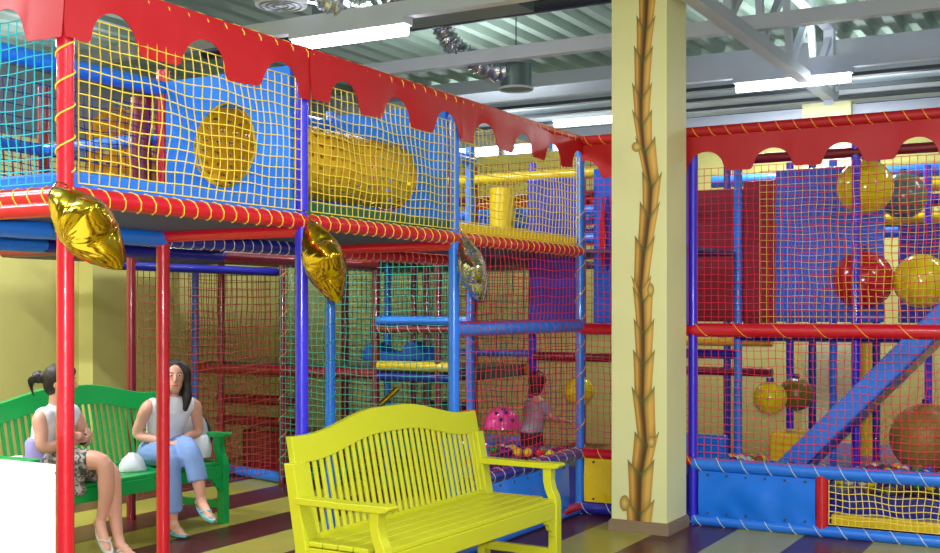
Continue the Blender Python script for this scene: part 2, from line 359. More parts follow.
pole(main, 1.82, 0, red, .05, .43, .045, 'short red pad post')
beam(main, (.0,0,1.414), (.9,0,1.414), red, .042, roper, .09); beam(main, (.9,0,1.414), (3.7,0,1.414), red, .05, ropeo, .28)
beam(main, (.9,0,.44), (3.7,0,.44), lblue, .05, ropew, .17); beam(main, (.9,-.01,.035), (3.7,-.01,.035), lblue, .04, ropew, .17)
beam(main, (0,0,.465), (.9,0,.465), red, .042, ropey, .14); beam(main, (0,0,.05), (.9,0,.05), navy, .05, ropew, .2)
beam(main, (.05,-.045,2.85), (.9,-.045,2.85), valm, .036, ropeo, .12); beam(main, (.9,-.045,2.85), (3.7,-.045,2.85), valm, .036, ropeo, .12)
beam(main, (-4.2,.04,2.05), (-.0,.04,2.05), dred, .04, ropeo, .09); beam(main, (-4.2,.1,2.2), (-2.0,.1,2.2), navy, .04)
beam(main, (-3.0,-1.9,2.02), (-3.0,.05,2.02), dred, .042, ropeo, .1); beam(main, (-3.0,-1.9,2.14), (-3.0,.05,2.14), navy, .036); beam(main, (-3.0,-1.9,1.9), (-3.0,.05,1.9), navy, .036)
beam(main, (-4.2,-1.9,2.02), (-3,-1.9,2.02), dred, .04); beam(main, (-4.2,-1.9,2.3), (-3,-1.9,2.3), navy, .04)
beam(main, (-3.9,.02,1.02), (-1.9,.02,1.02), dred, .045, roper, .09)
beam(main, (-1.87,0,1.47), (-.95,0,1.47), lblue, .038); beam(main, (-1.87,0,1.40), (-.95,0,1.40), dred, .036, ropew, .1)
beam(main, (-1.87,.02,1.09), (-1.1,.02,1.09), yel, .042); beam(main, (-1.87,.02,1.0), (-1.1,.02,1.0), navy, .036)
beam(main, (-1.8,1.1,1.03), (-.97,1.1,1.03), yel, .05); beam(main, (-1.8,1.1,1.17), (-.97,1.1,1.17), lblue, .03); beam(main, (-.93,1.1,1.15), (-.1,1.1,1.15), dred, .04); beam(main, (.02,1.1,1.2), (.9,1.1,1.2), navy, .04)
beam(main, (.02,2.2,1.0), (.9,2.2,1.0), dred, .04); beam(main, (.02,2.2,1.28), (.9,2.2,1.28), yel, .05)
beam(main, (-3.9,.3,.72), (-3.0,.3,.72), dred, .045); beam(main, (-3.9,.3,.52), (-3.0,.3,.52), dred, .045)
beam(main, (-4.2,.4,.05), (-2.9,.06,.05), lblue, .05)
for y, z, m in ((1.0, 2.74, yel), (1.3, 2.45, lblue), (2.3, 2.62, red), (1.3, 2.2, lblue), (2.6, 2.35, navy)): beam(main, (-2.2,y,z), (-.0,y,z), m, .045)
for z, m in ((2.86, lblue), (2.72, yel), (2.58, navy), (2.42, yel), (2.3, lblue)):
    beam(main, (.0,3.3,z), (4.4,3.3,z), m, .06)
for z, m in ((2.7, dred), (2.45, lblue), (2.25, yel)): beam(main, (-3.4,2.4,z), (-.0,2.4,z), m, .05)
beam(main, (.9,1.1,2.78), (3.2,1.1,2.78), dred, .04); beam(main, (.9,1.1,1.36), (3.2,1.1,1.36), navy, .05); beam(main, (1.9,1.6,1.4), (3.2,1.6,1.4), lblue, .05)
MB().box(.95, 3.6, .22, 3.3, .0, .28).build('pit_floor', navy, main); MB().box(-.9, .95, .5, 3.3, .0, .12).build('pit_floor', navy, main); MB().box(-.9, .92, .1, .5, .0, .34).build('pit_ledge', navy, main); MB().box(-3.9, -1.0, .1, 1.1, .98, 1.08).build('deck', dgrn, main)
MB().box(-3.9, -.95, .1, 3.3, 2.0, 2.04).build('deck', dk, main); MB().box(-.9, .9, .1, 1.1, 2.0, 2.03).build('deck', dk, main)
MB().box(-4.2, -3.05, -1.85, .0, 1.98, 2.02).build('deck', dk, main)
# ---------------------------------------------------------------- nets
def net(lab, o, eu, ev, w, h, m, cell=.05, r=.003, bulge=.02, group='rope safety nets', amp=.006):
    o, eu, ev = Vector(o), Vector(eu).normalized(), Vector(ev).normalized(); n = eu.cross(ev)
    nu, nv = max(2, round(w/cell)), max(2, round(h/cell)); ph = random.uniform(0, 6)
    def P(i, j):
        s, t = i/nu, j/nv; b = math.sin(PI*s)*math.sin(PI*t)
        e = min(1, 6*min(s, 1-s))*min(1, 5*min(t, 1-t))
        return (o+eu*(w*s+e*amp*math.sin(j*.9+ph+i*.35)) + ev*(h*t-.025*math.sin(PI*s)*math.sin(PI*t)*min(1, h)+e*amp*math.sin(i*.8+ph*2+j*.4))
                + n*(bulge*b+e*amp*math.sin(i*.5+j*.7+ph)))
    mb = MB(); a3 = [(math.cos(2*PI*k/3), math.sin(2*PI*k/3)) for k in range(3)]
    G = [[P(i, j) for j in range(nv+1)] for i in range(nu+1)]
    def strand(pts, e):
        vs = [p+(e*c+n*s_)*r for p in pts for c, s_ in a3]; k = len(pts)
        mb.add(vs, [(3*i+q, 3*i+(q+1)%3, 3*i+3+(q+1)%3, 3*i+3+q) for i in range(k-1) for q in range(3)])
    for i in range(nu+1): strand(G[i], eu)
    for j in range(nv+1): strand([G[i][j] for i in range(nu+1)], ev)
    return tag(mb.build('safety_net', m), lab, 'net', group)
UP = (0,0,1)
net('yellow rope net across the upper bay by the red corner pole', (.03,Y[0]+.04,2.06), (0,1,0), UP, 1.42, .66, ropey, .052, .0032, .03)
net('yellow rope net in front of the woven tunnel and green mat', (.03,Y[1]+.04,2.06), (0,1,0), UP, 1.45, .66, ropey, .052, .0033, .02)
net('yellow rope net above the yellow mat beside the light blue corner pole', (.03,Y[2]+.04,2.06), (0,1,0), UP, 1.80, .66, ropey, .055, .0034, .02)
net('turquoise rope net closing the outer end of the raised walkway', (-1.86,Y[0]-.03,2.06), (1,0,0), UP, 1.82, .66, ropet, .05, .003, .02)
net('navy rope net on the inner side of the raised walkway', (-.97,Y[0]+.04,2.1), (0,1,0), UP, 3.0, .56, ropen, .055, .003, .01)
net('dark brown rope net far inside the raised walkway behind blue beams', (-1.92,Y[0]+.04,2.1), (0,1,0), UP, 3.0, .4, ropedr, .055, .003, .01)
net('red rope net under the blue crossbar behind the yellow bench', (.03,Y[2]+.04,.5), (0,1,0), UP, 1.80, .92, roper, .062, .0028, .015)
net('red rope net between blue crossbar and the walkway above it', (.03,Y[2]+.04,1.48), (0,1,0), UP, 1.80, .5, roper, .062, .0028, .015)
net('red rope net over blue panel with diamond, upper bay behind the column', (.06,-.03,1.46), (1,0,0), UP, .81, 1.1, roper, .05, .0026, .01)
net('red rope net above small yellow panel behind the column', (.06,-.03,.5), (1,0,0), UP, .81, .88, roper, .05, .0026, .01)
net('upper red rope net covering the punch balls and red and blue boards', (.94,-.03,1.46), (1,0,0), UP, 2.7, 1.12, roper, .052, .0026, .015)
net('yellow rope net hanging behind the upper red net near the punch balls', (1.25,.5,1.46), (1,0,0), UP, 2.0, 1.14, ropey, .052, .0026, .01)
net('lower red rope net in front of the blue slide and ball pit', (.94,-.03,.48), (1,0,0), UP, 2.7, .9, roper, .052, .0026, .015)
net('short yellow rope net in the low opening beside the blue glossy panel', (1.87,-.02,.09), (1,0,0), UP, .84, .31, ropey, .045, .0034, .01, amp=.009)
net('green rope net in the lower bays under the walkway behind the inner pole', (-2.9,-.02,.08), (1,0,0), UP, 1.92, 1.9, ropeg, .06, .003, .02)
net('brown red rope net in front of yellow wall behind the green bench', (-3.03,-1.6,.1), (0,1,0), UP, 1.6, 1.78, ropedr, .065, .0036, .02)
net('brown red rope net closing the low rear deck between dark red poles', (-4.15,.15,.1), (1,0,0), UP, 1.2, 1.85, ropedr, .065, .0036, .02)
net('red rope net slanting down beside the blue slide', (1.95,.34,.55), (.69,0,.72), (0,0,-1), 1.3, .75, roper, .07, .002, 0)
net('brown red rope net deep in the third bay behind the yellow padded post', (-2.3,1.6,2.05), (1,0,0), UP, 2.3, .9, ropedr, .06, .0034, .02)
net('navy rope net far back in the lower bays beneath the main deck', (-3.8,2.2,.1), (1,0,0), UP, 2.8, 1.85, ropen, .06, .0036, .02)
net('green rope net between the wavy foam rocker and the rear poles', (-2.9,1.15,1.1), (1,0,0), UP, 1.9, .86, ropeg, .06, .0034, .02)
# ---------------------------------------------------------------- valances
def valance(lab, o, eu, L, n, zt, zb, centres, hwid=.137, ah=.145, m=valm, name='valance'):
    o, eu, n = Vector(o), Vector(eu), Vector(n); N = int(L/.012); rows = 6; ph = random.uniform(0, 6)
    def bot(s):
        z = zb+.006*math.sin(s*9+ph)
        for c in centres:
            u = abs(s-c)/hwid
            if u < 1: z = zb+ah*(1-u**2.1)**.5
            elif u < 1.2: z += .02*((1.2-u)/.2)**2
        return z
    vs = []
    for side in (0, 1):
        for i in range(N+1):
            s = L*i/N; b = bot(s)
            for j in range(rows+1):
                t = j/rows; z = b+(zt-b)*t
                d = .012*(1-t)*math.sin(s*4.3+ph)+.006*(1-t)*math.sin(s*11+ph*2)+.004*math.sin(z*20+s*3)
                vs.append(o+eu*s+n*(d+.01-side*.005)+Vector((0,0,z)))
    K = (N+1)*(rows+1); R = rows+1; fs = []
    for i in range(N):
        for j in range(rows):
            a = i*R+j; fs += [(a, a+R, a+R+1, a+1), (K+a, K+a+1, K+a+R+1, K+a+R)]
        fs += [(i*R, K+i*R, K+(i+1)*R, (i+1)*R), (i*R+rows, (i+1)*R+rows, K+(i+1)*R+rows, K+i*R+rows)]
    return tag(MB().add(vs, fs).build(name, m, None, 60), lab, 'valance', 'scalloped red valances')
tc = [4.73, 4.21, 3.69, 3.149, 2.62, 2.10, 1.586, 1.076, .568, .11]
for i, lab in ((0,'red scalloped valance over the upper bay by the red corner pole'), (1,'red scalloped valance over the woven tunnel bay'), (2,'red scalloped valance over the bay ending at the column')):
    a, bq = Y[i]-(.05 if i == 0 else 0), Y[i+1]+.002
    valance(lab, (.04, a, 0), (0,1,0), bq-a, (1,0,0), 2.88, 2.62, [-t-a for t in tc if a-.2 < -t < bq+.2])
valance('red scalloped valance at the outer end above the turquoise net', (-1.9, Y[0]-.045, 0), (1,0,0), 1.955, (0,-1,0), 2.88, 2.62, [1.9-.28-.515*k for k in range(4)])
rc = [.05, .53, 1.01, 1.488, 1.966, 2.449, 2.93, 3.4]
valance('short red scalloped valance between the corner pole and the violet pole', (.03, -.035, 0), (1,0,0), .87, (0,-1,0), 2.86, 2.56, [c-.03 for c in rc if c < 1.1], ah=.14, hwid=.135)
valance('long red scalloped valance above the punch balls', (.9, -.035, 0), (1,0,0), 2.8, (0,-1,0), 2.86, 2.56, [c-.9 for c in rc if c > .85], ah=.14, hwid=.135)
# ---------------------------------------------------------------- panels
def holed(name, lab, x0, x1, y, z0, z1, c, rx, rz, m, rim=None, th=.03):
    N = 64; vs = []; hx, hz = c
    for side in (0, 1):
        yy = y+side*th
        for i in range(N):
            a = 2*PI*i/N; ca, sa = math.cos(a), math.sin(a)
            k = min(((x1-hx) if ca > 0 else (hx-x0))/max(abs(ca), 1e-6), ((z1-hz) if sa > 0 else (hz-z0))/max(abs(sa), 1e-6))
            vs += [(hx+rx*ca, yy, hz+rz*sa), (hx+k*ca, yy, hz+k*sa)]
    # push the samples next to each corner onto it
    for side in (0, 1):
        for X in (x0, x1):
            for Z in (z0, z1):
                b = min(range(N), key=lambda i: (vs[side*2*N+2*i+1][0]-X)**2+(vs[side*2*N+2*i+1][2]-Z)**2)
                q = vs[side*2*N+2*b+1]; vs[side*2*N+2*b+1] = (X, q[1], Z)
    fs = []; K = 2*N
    for i in range(N):
        a, b = 2*i, 2*((i+1) % N)
        fs += [(a, a+1, b+1, b), (K+a, K+b, K+b+1, K+a+1), (a, b, K+b, K+a), (a+1, K+a+1, K+b+1, b+1)]
    e = empty(name, lab, 'panel', (0,0,0)); MB().add(vs, fs).build('board', m, e)
    if rim: MB().tube([(hx+(rx+.005)*math.cos(2*PI*k/40), y+th/2, hz+(rz+.005)*math.sin(2*PI*k/40)) for k in range(40)], .012, 8, closed=True).build('hole_rim', rim, e, 60)
    return e
e = holed('partition_panel', 'light blue partition board with an oval hole opening into the woven tunnel', -.9, -.05, Y[1]-.03, 2.12, 2.80, (-.475, 2.425), .2, .225, boardb, yel)
holed('partition_panel', 'light blue partition board holding the far mouth of the woven tunnel', -.9, -.05, Y[2]-.02, 2.12, 2.84, (-.475, 2.41), .215, .215, boardb, red)
# woven tunnels
def tunnel(lab, cx, cz, y0, y1, r):
    mb = MB(); n = 20; m_ = 15
    for i in range(n):
        a0 = 2*PI*(i+.14)/n; a1 = 2*PI*(i+.86)/n; vs = []; S = 2*m_*2
        for j in range(S+1):
            y = y0+(y1-y0)*j/S; rr = r+.004*math.sin(PI*j/2+i*PI)
            for a in (a0, (a0+a1)/2, a1): vs.append((cx+rr*math.cos(a), y, cz+rr*math.sin(a)))
        mb.add(vs, [(3*j+q, 3*j+q+1, 3*j+4+q, 3*j+3+q) for j in range(S) for q in range(2)])
    for j in range(m_+1):
        y = y0+(y1-y0)*j/m_; w_ = (y1-y0)/m_*.3; vs = []
        for i in range(2*n):
            rr = r-.004*math.sin(PI*i/2*1+j*PI)
            a = 2*PI*i/(2*n); vs += [(cx+rr*math.cos(a), y-w_, cz+rr*math.sin(a)), (cx+rr*math.cos(a), y+w_, cz+rr*math.sin(a))]
        K = 2*n; mb.add(vs, [(2*i, 2*((i+1)%K), 2*((i+1)%K)+1, 2*i+1) for i in range(K)])
    return tag(mb.build('woven_tunnel', webm, None, 60), lab, 'crawl tunnel', 'yellow webbing tunnels')
tunnel('yellow woven webbing crawl tunnel above the green mat', -.475, 2.415, Y[1]-.02, Y[2]-.03, .205)
tunnel('dim yellow woven tunnel behind the upper net by the red corner pole', -1.42, 2.5, Y[1]+.1, Y[2]-.02, .22)
def panel(name, lab, x0, x1, y0, y1, z0, z1, m, bev=.012, group=None): return tag(MB().box(x0, x1, y0, y1, z0, z1).build(name, m, None, None, bev), lab, 'panel', group)
panel('padded_board', 'navy upper board beside the yellow padded post in the third bay', -.5, -.05, .09, .13, 2.06, 2.6, mat('navy_sheet', (38, 44, 168), rough=.4))
panel('padded_board', 'navy lower board hanging under the walkway by the corner pole', -.47, -.04, .09, .13, 1.46, 1.97, MATS['navy_sheet'])
e = empty('padded_board', 'blue board with a navy diamond behind the column', 'panel', (.35, .16, 1.46))
MB().box(-.31, .5, 0, .04, 0, 1.2).build('board', mat('mid_blue_sheet', (34, 104, 232), rough=.4), e, None, .01)
def diamond(cx, w_, m, y): MB().prism([(cx-w_,y,.68),(cx,y,.38),(cx+w_,y,.68),(cx,y,.98)], (0,.012,0)).build('diamond', m, e)
diamond(-.185, .075, navy, -.012); diamond(-.225, .028, red, -.022); diamond(.2, .085, navy, -.012)
dredp = mat('dark_red_sheet', (150, 22, 40), rough=.45); 
panel('padded_board', 'dark red board beside the light blue inner pole, next to the column', .3, .80, 1.6, 1.64, 1.46, 2.6, dredp)
panel('padded_board', 'narrow dark red board between light blue pole and blue board', .8, 1.08, 1.61, 1.64, 1.44, 2.66, dredp)
panel('padded_board', 'wide blue padded board behind the punch balls', 1.08, 1.95, 1.6, 1.66, 1.46, 2.74, MATS['mid_blue_sheet'])
tag(MB().tube([(-1.27,1.12,2.04),(-1.27,1.12,2.66)], .115, 18).build('padded_post', yel, None, 40), 'thick yellow padded post on the upper deck behind the yellow net', 'post')
tag(MB().tube([(-1.06,Y[1]-.05,2.03),(-1.06,Y[1]-.05,2.72)], .06, 14).build('padded_post', dred, None, 40), 'dark red padded roll standing next to the holed blue board', 'post')
tag(MB().tube([(1.66,2.5,.12),(1.66,2.5,1.5)], .09, 16).build('padded_post', yel, None, 40), 'yellow padded post among the violet poles behind the slide', 'post')
def soft_panel(name, lab, o, eu, L, z0, z1, n, m, eyel):
    o, eu, n = Vector(o), Vector(eu), Vector(n); N, K = 40, 18; vs = []
    for side in (0, 1):
        for i in range(N+1):
            for j in range(K+1):
                s, t = i/N, j/K
                d = (.02*math.sin(PI*s)*math.sin(PI*t)+.007*math.sin(s*13+t*3)*math.sin(PI*t)+.006*math.sin(s*23+2*math.sin(t*4))*(1-t)) if not side else -.01
                vs.append(o+eu*(L*s)+n*d+Vector((0,0,z0+(z1-z0)*t)))
    R = K+1; T = (N+1)*R; fs = []
    for i in range(N):
        for j in range(K): a = i*R+j; fs += [(a,a+R,a+R+1,a+1),(T+a,T+a+1,T+a+R+1,T+a+R)]
        fs += [(i*R,T+i*R,T+(i+1)*R,(i+1)*R),(i*R+K,(i+1)*R+K,T+(i+1)*R+K,T+i*R+K)]
    fs += [(j,j+1,T+j+1,T+j) for j in range(K)]+[(N*R+j,T+N*R+j,T+N*R+j+1,N*R+j+1) for j in range(K)]
    e = empty(name, lab, 'panel', (0,0,0)); MB().add(vs, fs).build('sheet', m, e, 40)
    ey = MB()
    for k in range(eyel):
        for z in (z0+.025, z1-.025):
            c = o+eu*(L*(k+.5)/eyel)+n*.006+Vector((0,0,z)); ey.tube([c-n*.006, c+n*.004], .009, 8)
    ey.build('eyelet', dkg, e); return e
soft_panel('kick_panel', 'glossy light blue vinyl panel below the lower red net', (.95,-.03,0), (1,0,0), .83, .07, .395, (0,-1,0), panelb, 6)
soft_panel('kick_panel', 'light blue vinyl panel behind the end of the yellow bench', (.03,Y[2]+.05,0), (0,1,0), 1.6, .07, .42, (1,0,0), panelb, 8)
soft_panel('kick_panel', 'yellow vinyl panel between the corner pole and the column', (.05,-.03,0), (1,0,0), .78, .1, .43, (0,-1,0), yel, 5)
panel('low_sill', 'yellow padded sill at the bottom of the low netted opening', 1.87, 2.7, .04, .14, .075, .15, yel)
# ---------------------------------------------------------------- slide
s0 = Vector((1.45,.45,.375)); s1 = Vector((2.78,.45,1.77)); dd = (s1-s0).normalized(); nn = Vector((-dd.z,0,dd.x))
e = empty('slide', 'blue slide with raised sides running down into the ball pit', 'slide', (0,0,0))
for yy, nm in ((.42,'side_board'), (1.0,'side_board')):
    MB().prism([s0+Vector((0,yy-.45,0))+nn*.08, s1+Vector((0,yy-.45,0))+nn*.08, s1+Vector((0,yy-.45,0))-nn*.08, s0+Vector((0,yy-.45,0))-nn*.08], (0,.06,0)).build(nm, lblue, e, None, .012)
MB().prism([s0-nn*.04, s1-nn*.04, s1-nn*.09, s0-nn*.09], (0,.6,0)).build('slide_bed', navy, e)
MB().box(2.66,2.74,.5,.58,.12,1.6).build('support_post', purple, e); MB().box(2.66,2.74,.9,.98,.12,1.6).build('support_post', purple, e)
# ---------------------------------------------------------------- balls
def ball(px, py, t, r, m, lab, name='punch_ball', pole_=True):
    c = at(px, py, t); e = empty(name, lab, 'ball', c, group='big padded balls in the play frame')
    MB().ell((0,0,0), r, nu=28, nv=18).build('ball_skin', m, e, 180)
    MB().tube([(0,0,r*.97),(0,0,r+.03)], .03, 12).build('ball_collar', navy, e, 40)
    return e
yb = mat('yellow_ball_vinyl', (240, 216, 18), rough=.18, coat=.3, var=.04); rb = mat('red_ball_vinyl', (196, 30, 40), rough=.18, coat=.3, var=.05)
ob = mat('olive_ball_vinyl', (110, 104, 30), rough=.3); gb = mat('grey_green_plastic', (92, 120, 112), rough=.2)
ball(865,187,9.2,.222,yb,'large yellow padded ball high up behind the violet inner pole')
ball(863,280,9.2,.236,rb,'large red padded ball below the high yellow ball')
ball(921,281,9.0,.212,yb,'large yellow padded ball beside the red one, above the slide')
ball(903,196,9.9,.2,gb,'grey green ball partly hidden behind the high yellow ball')
ball(770,398,9.3,.135,yb,'small yellow padded ball low behind the lower red net')
ball(796,394,9.6,.14,ob,'olive padded ball behind the small yellow one')
ball(579,391,9.7,.125,yb,'small yellow padded ball behind the light blue corner pole')
ball(926,438,8.9,.27,mat('dull_yellow_vinyl', (176, 150, 62), rough=.5),'big dull yellow ball resting beneath the slide')
bc = [('yellow',(236,200,30)),('red',(206,32,36)),('blue',(36,90,210)),('green',(30,140,70)),('white',(220,220,215)),('navy',(30,40,120)),('purple',(90,40,120))]
proto = {}
for n_, rgb in bc:
    mb = MB().ell((0,0,0), .037, nu=12, nv=8); proto[n_] = mb
count = 0; firsts = {}
def pitball(x, y, z):
    global count
    n_, rgb = rnd.choice(bc); count += 1
    if n_ not in firsts:
        o = proto[n_].build('pit_ball', mat('pit_ball_'+n_, rgb, rough=.3), None, 180)
        tag(o, 'small %s plastic ball in the ball pit behind the nets' % n_, 'ball', n_+' balls in the ball pit'); firsts[n_] = o
    else:
        o = firsts[n_].copy(); col.objects.link(o)
    o.location = (x, y, z)
rnd = random.Random(3)
for lay, (nx, ny) in enumerate(((26, 6), (20, 5))):
    for i in range(nx):
        for j in range(ny):
            x = .98+i*.075+rnd.uniform(-.01,.01)+lay*.03; y = .28+j*.08+lay*.04+rnd.uniform(-.01,.01)
            if 1.25 < x < 2.0 and y > .34: continue
            pitball(x, y, .28+.037+lay*.06+rnd.uniform(0,.012))
for i in range(20):
    for j in range(3): pitball(-.85+i*.085+rnd.uniform(-.02,.02), .14+j*.09, .377+rnd.uniform(0,.01))
# pit toys behind the bench
e = empty('play_dome', 'shiny pink dome toy with dark marks behind the red net', 'toy', at(502.5, 428, 9.3))
d = MB(); rings = []
for i in range(9):
    t = PI/2*i/8; t = min(t, PI/2-.03); rings.append(((0,0,.17*math.sin(t)), (.155*math.cos(t),0,0), (0,.155*math.cos(t),0)))
d.loft(rings, 24).build('dome', mat('pink_gloss', (226, 70, 150), rough=.2), e, 60)
for a, t in ((-1.2,.5),(-.8,.9),(-1.6,.85),(-.5,.45),(-1.0,1.15)):
    q = Vector((.156*math.cos(t)*math.cos(a), .156*math.cos(t)*math.sin(a), .171*math.sin(t)))
    MB().ell(q, .018, nu=8, nv=6).build('mark', mat('dark_print', (50, 40, 80)), e, 180)
tag(MB().box(-1.5,-.95,.3,.9,.12,.46).build('foam_block', lblue, None, None, .03), 'blue foam block in the pit under the pink dome', 'foam block')
tag(MB().box(1.95,3.4,2.3,2.36,1.45,2.3).build('padded_board', MATS['navy_sheet'], None, None, .01), 'navy board far behind the red and yellow punch balls', 'panel')
tag(MB().box(-2.9,-2.05,1.5,1.9,.05,.62).build('foam_block', navy, None, None, .03), 'navy foam block added to darken the low bay behind the green rope net', 'foam block')  # dark block added to darken the interior of the frame
tag(MB().box(-3.75,-3.1,.45,.95,.0,.42).build('foam_step', dred, None, None, .03), 'dark red foam step added to darken the space under the low rear deck', 'foam step')  # dark step added so the space below the deck looks darker
tag(MB().box(-1.95,-1.6,.9,1.3,.0,.72).build('foam_block', dgrn, None, None, .03), 'dark green foam block under the yellow beam behind green net', 'foam block')
tag(MB().box(1.2,1.5,.95,1.3,.32,.6).build('foam_block', yel, None, None, .03), 'yellow foam block in the ball pit behind the slide foot', 'foam block')
tag(MB().box(.3,.85,.9,1.06,.12,.55).build('foam_block', panelb, None, None, .03), 'blue foam block in the ball pit by the light blue inner pole', 'foam block')
P = [(500,300),(512,262),(532,247),(552,262),(575,280),(620,287),(655,285),(668,255),(690,243),(715,250),(740,280),(772,318),(500,318)]
tag(MB().prism([ony(235+x/3.95, 280+y/3.95, .45) for x, y in P], (0,.25,0)).build('foam_rocker', mat('blue_foam', (28, 92, 206), rough=.4), None, None, .01), 'wavy blue foam rocker on the green mid deck', 'foam rocker')
# ---------------------------------------------------------------- benches
def bench(lab, m, loc, rz, ky=1):
    e = empty('garden_bench', lab, 'bench', loc, rz); L = 1.8
    yb_ = lambda z: (z-.42)*.2 if z > .42 else (.42-z)*.06
    def sm(t): t = min(1, max(0, t)); return t*t*(3-2*t)
    arch = lambda x: .09*sm((min(x, L-x)-.16)/.62)
    N = 48; top = []; bot = []
    for i in range(N+1):
        x = .03+(L-.06)*i/N; top.append((x, .945+arch(x))); bot.append((x, .815+arch(x)*.95))
    mb = MB(); vs = []
    for (x, zt), (_, zb) in zip(top, bot):
        for z, o in ((zb,-.016),(zb,.02),(zt,.02),(zt,-.016)): vs.append((x, yb_(z)+o, z))
    k = len(top); fs = [(4*i+q, 4*i+(q+1)%4, 4*i+4+(q+1)%4, 4*i+4+q) for i in range(k-1) for q in range(4)]+[(0,1,2,3),(4*k-4,4*k-1,4*k-2,4*k-3)]
    mb.add(vs, fs).build('crest_rail', m, e, None, .005)
    for s in (0, 1):
        x0 = 0 if not s else L-.075; x1 = x0+.075
        MB().prism([(x0,.052+.0,0),(x0,.005,.0),(x0,-.03,.42),(x0,yb_(.82)-.028,.82),(x0,yb_(.82)+.03,.82),(x0,.04,.42)], (.075,0,0)).build('back_post', m, e, None, .004)
        xa = x0+.075 if not s else x0-.04
        MB().prism([(xa,-.012,.45),(xa,yb_(.82)-.018,.82),(xa,yb_(.82)+.02,.82),(xa,.02,.45)], (.04,0,0)).build('back_stile', m, e, None, .004)
        prof = [(-.56,0),(-.495,0),(-.495,.40),(-.49,.46),(-.47,.50),(-.455,.55),(-.452,.63),(-.515,.63),(-.512,.56),(-.525,.51),(-.55,.47),(-.56,.43)]
        MB().prism([(x0+.005,y,z) for y, z in prof], (.062,0,0)).build('front_leg', m, e, None, .004)
        pr = [(.03,.628),(-.53,.628),(-.565,.634),(-.585,.648),(-.58,.66),(-.55,.664),(-.3,.66),(.04,.664)]
        MB().prism([(x0-.006,y,z) for y, z in pr], (.086,0,0)).build('armrest', m, e, None, .005)
        MB().box(x0+.015,x0+.055,-.5,.0,.11,.16).build('stretcher', m, e, None, .003)
        MB().box(x0+.012,x0+.06,-.5,.0,.335,.425).build('seat_side_rail', m, e, None, .003)
        xb = x0+.067 if not s else x0+.005
        sg = 1 if not s else -1
        br = [(xb,.345),(xb+sg*.1,.345),(xb+sg*.095,.32),(xb+sg*.07,.305),(xb+sg*.06,.28),(xb+sg*.035,.27),(xb+sg*.025,.24),(xb,.235)]
        MB().prism([(x,-.545,z) for x, z in br], (0,.03,0)).build('corner_bracket', m, e, None, .002)
    MB().box(.06,L-.06,-.015,.02,.405,.475).build('back_rail', m, e, None, .004)
    MB().box(.065,L-.065,-.55,-.515,.34,.43).build('front_apron', m, e, None, .004)
    MB().box(.06,L-.06,-.0,.03,.335,.40).build('rear_apron', m, e, None, .004)
    for k in range(5):
        y1 = -.025-k*.104
        xa, xb = (.0, L) if False else (.02, L-.02)
        if k == 4: xa, xb = .068, L-.068
        MB().box(xa, xb, y1-.096, y1, .43, .455).build('seat_plank', m, e, None, .006)
    n = 29
    for k in range(n):
        x = .135+(L-.27)*k/(n-1); zt = .82+arch(x)*.95
        MB().prism([(x-.012,yb_(.47)-.01,.47),(x+.012,yb_(.47)-.01,.47),(x+.012,yb_(zt)-.01,zt),(x-.012,yb_(zt)-.01,zt)], (0,.014,0)).build('back_slat', m, e, None, .003)
    for ch in e.children:
        for v in ch.data.vertices:
            if v.co.y < 0: v.co.y *= ky
    return e
bench('chartreuse yellow wooden bench standing in front of the blue play panels', ybench, (.207, -3.72, 0), math.radians(88.3), .87)
gbx = -2.61
bench('green wooden bench by the yellow wall with two women on it', gbench, (gbx, -3.42, 0), math.radians(90), .95)
# white counter
e = empty('counter', 'plain white counter block standing in front of the red corner pole', 'counter', (-.265, -6.12, 0))
MB().box(-.69,.69,-.85,.76,0,1.0).build('counter_body', whitem, e, None, .006); MB().box(-.69,.69,-.85,.76,1.0,1.03).build('counter_top', whitem, e, None, .004)
# ---------------------------------------------------------------- balloons
def balloon(lab, p0, p1, t, wid, m, tilt, string, npt=4):
    A, B = at(*p0, t), at(*p1, t); c = (A+B)/2; ln = (B-A).length/2; a = (B-A).normalized()
    v = ray((p0[0]+p1[0])/2, (p0[1]+p1[1])/2).normalized(); v = (v-a*v.dot(a)).normalized(); s = a.cross(v)
    n = (s*math.cos(tilt)+v*math.sin(tilt)); b = a.cross(n)
    e = empty('foil_balloon', lab, 'balloon', c, group='foil star balloons on the poles'); T = wid
    NU, NR = 80, 14; mb = MB()
    def rad(th):
        k = abs(((th*npt/(2*PI)+.5) % 1)-.5)*2
        return ln*(1-.36*k**.8) if k < 1 else ln*.64
    vs = []
    for side in (1, -1):
        for j in range(NR+1):
            rho = j/NR
            for i in range(NU):
                th = 2*PI*i/NU; r_ = rad(th); k = abs(((th*npt/(2*PI)+.5) % 1)-.5)*2
                z = T*(max(0, 1-rho**2.0))**.62*(1-.12*math.cos(npt*th)*rho)
                z += .006*math.sin(30*th+9*rho)*rho*rho*(1-rho)*4*(1 if i % 2 else .4)
                vs.append((a*math.cos(th)+b*math.sin(th))*(rho*r_)+n*(side*z))
    K = (NR+1)*NU
    fs = [((j*NU+i), (j*NU+(i+1)%NU), ((j+1)*NU+(i+1)%NU), ((j+1)*NU+i)) for j in range(NR) for i in range(NU)]
    fs += [tuple(K+q for q in f[::-1]) for f in fs]
    mb.add(vs, fs); o = mb.build('balloon_body', m, e, 70)
    bm = bmesh.new(); bm.from_mesh(o.data); bmesh.ops.remove_doubles(bm, verts=bm.verts, dist=.0005); bmesh.ops.recalc_face_normals(bm, faces=bm.faces); bm.to_mesh(o.data); bm.free()
    o.data.polygons.foreach_set('use_smooth', [True]*len(o.data.polygons))
    P = [q-c for q in string]; MB().tube(curve(P, 5), .004, 5).build('string', m, e, 60)
